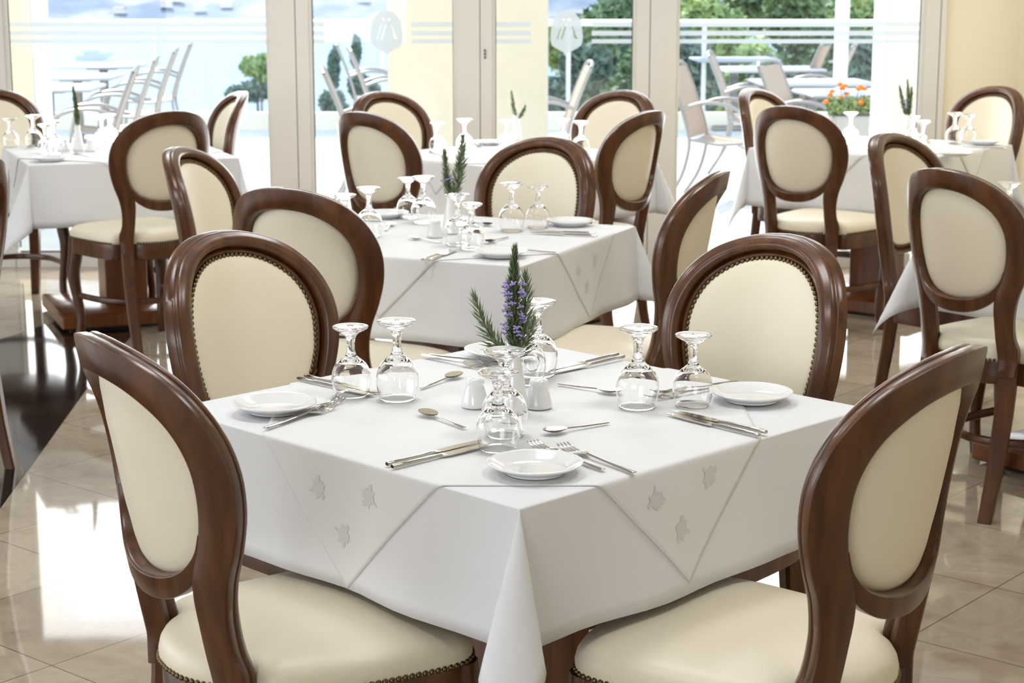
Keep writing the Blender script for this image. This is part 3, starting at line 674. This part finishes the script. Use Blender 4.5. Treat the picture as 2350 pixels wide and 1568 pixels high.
lay(SPN, (1012, 559), (916, 544), 'spoon left of the shaker on the middle table', g); lay(SPN, (1166, 546), (1127, 557), 'spoon right of the nearest glass on the middle table', g); lay(SPN, (1085, 508), (1128, 521), 'spoon behind the glasses of the middle table', g); lay(SPN, (884, 530), (905, 512), 'spoon near the left glasses of the middle table', g)

T = 'of the rear centre table'
plate(1122, 326, 'in the middle ' + T, None); g = 'rear centre table wine glasses'
glass(1003, 281, False, 'leftmost ' + T, g); glass(1066, 273, True, 'second from the left ' + T, g); glass(1163, 276, False, 'just left of the vase ' + T, g); glass(1292, 273, False, 'left one near the right chair ' + T, g); glass(1333, 278, True, 'right one near the right chair ' + T, g)
vase(3, 1185, 319, 'white bud vase with rosemary on the rear centre table')
lay(SPN, (1060, 334), (1112, 339), 'spoon in the middle of the rear centre table', None); lay(KNF, (985, 350), (1040, 361), 'knife near the left edge of the rear centre table', None)
T = 'on the left rear table'
plate(115, 362, 'at the near corner ' + T, None); g = 'left rear table wine glasses'
glass(22, 271, False, 'leftmost ' + T, g); glass(75, 264, True, 'second from the left ' + T, g); glass(102, 285, False, 'nearest ' + T, g); glass(123, 277, True, 'just behind the nearest one ' + T, g); glass(233, 264, True, 'left of the right pair ' + T, g); glass(250, 262, False, 'right one of the right pair ' + T, g)
for px, py, lb in ((147, 346, 'white shaker left of the vase on the left rear table'), (208, 347, 'white shaker right of the vase on the left rear table')):
    p = on(px, py, TZ); SHK.put((p.x, p.y, TZ), 0, lb, 'white shakers')
vase(4, 180, 346, 'white bud vase with one rosemary sprig on the left rear table')
lay(SPN, (20, 340), (48, 338), 'spoon at the far left of the left rear table', None); lay(FRK, (205, 360), (160, 350), 'fork right of the near plate on the left rear table', None)
T = 'of the right rear table'
plate(2259, 325, 'at the right ' + T, 'right rear table plates'); plate(2192, 352, 'at the near edge ' + T, 'right rear table plates'); g = 'right rear table wine glasses'
glass(1953, 258, True, 'standing before the orange flowers ' + T, g); glass(2014, 252, False, 'left one by the pillar ' + T, g); glass(2030, 251, True, 'right one by the pillar ' + T, g); glass(2097, 267, False, 'left one beside the vase ' + T, g); glass(2119, 277, True, 'right one beside the vase ' + T, g); glass(2192, 258, True, 'left of the pair by the corner chair, right rear table', g); glass(2224, 263, False, 'right of the pair by the corner chair, right rear table', g)
vase(5, 2081, 318, 'white bud vase with rosemary on the right rear table')
lay(KNF, (2310, 343), (2225, 338), 'knife before the right plate of the right rear table', None); lay(SPN, (2000, 350), (1985, 330), 'spoon at the left of the right rear table', None)
glass(2318, 419, True, 'at the right photo edge, on the near right table', None)

# rosemary
def sprig(base, tip, bend, n, leaf, lm, blooms, label, group, seed, wid=1.):
    rnd = random.Random(seed); base, tip = Vector(base), Vector(tip); t = empty('rosemary_sprig', base, 0, label, 'plant', group)
    d = tip - base; mid = d * .5 + Vector(bend)
    P = lambda s: d * s * s + mid * 2 * s * (1 - s) if False else (mid * (2 * s * (1 - s)) * 1.0 + d * (s * s))
    pts = [P(k / 10) for k in range(11)]
    MB().tube(pts, [.0017 - .0009 * k / 10 for k in range(11)], 6).build('stem', STEM, t)
    f = MB()
    for k in range(n):
        s = .12 + .88 * (k + rnd.random()) / n; p = P(s); tan = (P(min(1, s + .02)) - P(s - .02)).normalized()
        a = k * 2.4 + rnd.uniform(-.3, .3); x = tan.orthogonal().normalized(); y = tan.cross(x)
        spread = .75 - .45 * s ** 4; out = (x * cos(a) + y * sin(a)) * spread + tan * (1 - spread * .35); out.normalize()
        Lf = leaf * rnd.uniform(.7, 1.15) * (1.05 - .45 * s ** 3); w = Lf * .065 * wid; sd = tan.cross(out); sd = sd.normalized() if sd.length > .01 else x
        up = out.cross(sd) * (w * .5); m = p + out * Lf * .5 + tan * Lf * .06; e = p + out * Lf * .95 + tan * Lf * .14
        f.add([p, m + sd * w, e, m - sd * w, m + up], [(0, 1, 4), (1, 2, 4), (2, 3, 4), (3, 0, 4), (0, 3, 2, 1)])
    f.build('foliage', lm, t, smooth=0)
    for s in blooms:
        b = MB(); p = P(s); a = rnd.uniform(0, 6.28)
        for q in range(2):
            a += rnd.uniform(1.2, 2.6); c = p + Vector((cos(a) * .017, sin(a) * .012 - .006, rnd.uniform(-.003, .004)))
            for k in range(5):
                e = Vector((cos(a + k * 1.26), sin(a + k * 1.26), rnd.uniform(-.5, .6))).normalized() * .0082; sd = e.orthogonal().normalized() * .0023; u = e.cross(sd).normalized() * .0014
                b.add([c, c + e * .6 + sd, c + e, c + e * .6 - sd, c + e * .6 + u], [(0, 1, 4), (1, 2, 4), (2, 3, 4), (3, 0, 4), (0, 3, 2, 1)])
            b.sphere(c, .0022, 6, 4)
        b.build('blossom', BLOOM, t, smooth=0)
    return t
def into(k, px, py, dy=0):
    """a tip seen at a pixel, in the depth of vase k, and the foot inside the vase"""
    v = VP[k]; return at(px, py, v.y + dy), Vector((v.x, v.y, TZ + .09))
t, b = into(1, 1181, 577); sprig(b, t, (-.004, 0, 0), 420, .027, LEAF, (.24, .27, .31, .34, .37, .41, .44, .47, .50, .53, .56, .59, .61, .63, .65, .67, .69, .71, .72), 'tall rosemary sprig with lavender-blue flowers in the vase on the front table', 'front table rosemary', 1, 1.25)
t, b = into(1, 1090, 684, -.01); sprig(b, t, (-.008, 0, -.030), 95, .034, PALELEAF, (), 'pale rosemary sprig leaning left in the vase on the front table', 'front table rosemary', 2, 1.25)
t, b = into(1, 1206, 636, .02); sprig(b, t, (.016, 0, -.005), 150, .032, PALELEAF, (), 'pale rosemary sprig behind the flowering one on the front table', 'front table rosemary', 3, 1.25)
t, b = into(1, 1224, 735, -.02); sprig(b, t, (.006, 0, -.010), 60, .030, PALELEAF, (), 'short rosemary sprig leaning right in the vase on the front table', 'front table rosemary', 4, 1.25)
t, b = into(2, 1062, 318); sprig(b, t, (.014, 0, -.01), 110, .038, PALELEAF, (), 'long pale rosemary sprig leaning right in the vase on the middle table', 'middle table rosemary', 5, 2.2)
t, b = into(2, 1020, 348); sprig(b, t, (-.004, 0, 0), 130, .026, LEAF, (.42, .46, .5), 'dark rosemary sprig with few flowers on the middle table', 'middle table rosemary', 6, 2)
t, b = into(3, 1174, 212); sprig(b, t, (-.004, 0, 0), 80, .022, LEAF, (), 'tall rosemary sprig in the vase on the rear centre table', 'rear centre rosemary', 7, 2.4)
t, b = into(3, 1205, 245); sprig(b, t, (.008, 0, -.005), 60, .022, LEAF, (), 'short rosemary sprig leaning right on the rear centre table', 'rear centre rosemary', 8, 2.4)
t, b = into(4, 168, 203); sprig(b, t, (.008, 0, 0), 200, .026, LEAF, (), 'single slender rosemary sprig on the left rear table', None, 9, 2.4)
t, b = into(5, 2083, 185); sprig(b, t, (.006, 0, 0), 130, .024, LEAF, (), 'tallest rosemary sprig in the vase on the right rear table', 'right rear rosemary', 10, 2.4)
t, b = into(5, 2065, 200); sprig(b, t, (-.006, 0, 0), 130, .024, LEAF, (.4, .46, .5, .54, .58), 'rosemary sprig with lavender flowers leaning left on the right rear table', 'right rear rosemary', 12, 2.4)
t, b = into(5, 2092, 203); sprig(b, t, (.008, 0, 0), 100, .024, LEAF, (), 'rosemary sprig leaning right on the right rear table', 'right rear rosemary', 13, 2.4)

# ------------------------------------------------------------------ light
w = bpy.data.worlds.new('sky'); SC.world = w; w.use_nodes = True; nt = w.node_tree; bg = nt.nodes['Background']
tc = nt.nodes.new('ShaderNodeTexCoord'); sx = nt.nodes.new('ShaderNodeSeparateXYZ'); cr = nt.nodes.new('ShaderNodeValToRGB'); e = cr.color_ramp.elements
e[0].position = 0; e[0].color = (.98, .99, 1, 1); e[1].position = .75; e[1].color = (.50, .70, 1, 1)
nt.links.new(tc.outputs['Generated'], sx.inputs['Vector']); nt.links.new(sx.outputs['Z'], cr.inputs['Fac']); nt.links.new(cr.outputs['Color'], bg.inputs['Color']); bg.inputs['Strength'].default_value = 2.2
def light(name, kind, loc, rot, energy, col=(1, 1, 1), size=None):
    d = bpy.data.lights.new(name, kind); d.energy = energy; d.color = col
    if kind == 'AREA': d.shape = 'RECTANGLE'; d.size, d.size_y = size
    else: d.angle = R(1.0)
    o = bpy.data.objects.new(name, d); C.objects.link(o); o.location = loc; o.rotation_euler = rot; return o
light('sun', 'SUN', (0, 12, 12), (R(-38), R(-18), 0), 6.5, (1, .96, .9))
light('daylight_left', 'AREA', (-7.05, 3.4, 1.55), (R(90), 0, R(-90)), 150, (.88, .94, 1), (9, 2.0))
light('daylight_front', 'AREA', (-2.9, -4.6, 1.7), (R(86), 0, R(-20)), 150, (.92, .96, 1), (3.2, 2.0))
light('daylight_windows', 'AREA', (-.2, WY - .12, 1.12), (R(-90), 0, 0), 120, (.97, .99, 1), (4.8, 1.9))
for i, (x, y) in enumerate(((-1.6, 2.2), (.9, 2.9), (-2.2, 5.2), (.3, 5.6), (-1.0, 7.9), (1.7, 7.6), (-.3, 3.7))):   # unseen fill lights added under the ceiling to brighten the tables
    light('overhead_fill', 'AREA', (x, y, CZ - .02), (0, 0, 0), 17.5, (.97, .985, 1), (.55, .55))

cam = bpy.data.cameras.new('camera'); co = bpy.data.objects.new('camera', cam); C.objects.link(co); SC.camera = co
co.location = (0, 0, HC); co.rotation_euler = (R(90) - PITCH, 0, 0); cam.sensor_fit = 'HORIZONTAL'; cam.sensor_width = 36; cam.lens = FPX / 2350 * 36
cam.clip_end = 6000; cam.dof.use_dof = True; cam.dof.focus_distance = 3.1; cam.dof.aperture_fstop = 11
vs = SC.view_settings; SC.display_settings.display_device = 'sRGB'; vs.view_transform = 'Standard'; vs.look = 'None'; vs.gamma = 1; vs.use_curve_mapping = False; vs.exposure = -.12
cy = SC.cycles; cy.max_bounces = 12; cy.transmission_bounces = 12; cy.transparent_max_bounces = 16; cy.glossy_bounces = 6; cy.diffuse_bounces = 4; cy.use_denoising = True; cy.sample_clamp_indirect = 6; cy.blur_glossy = .5
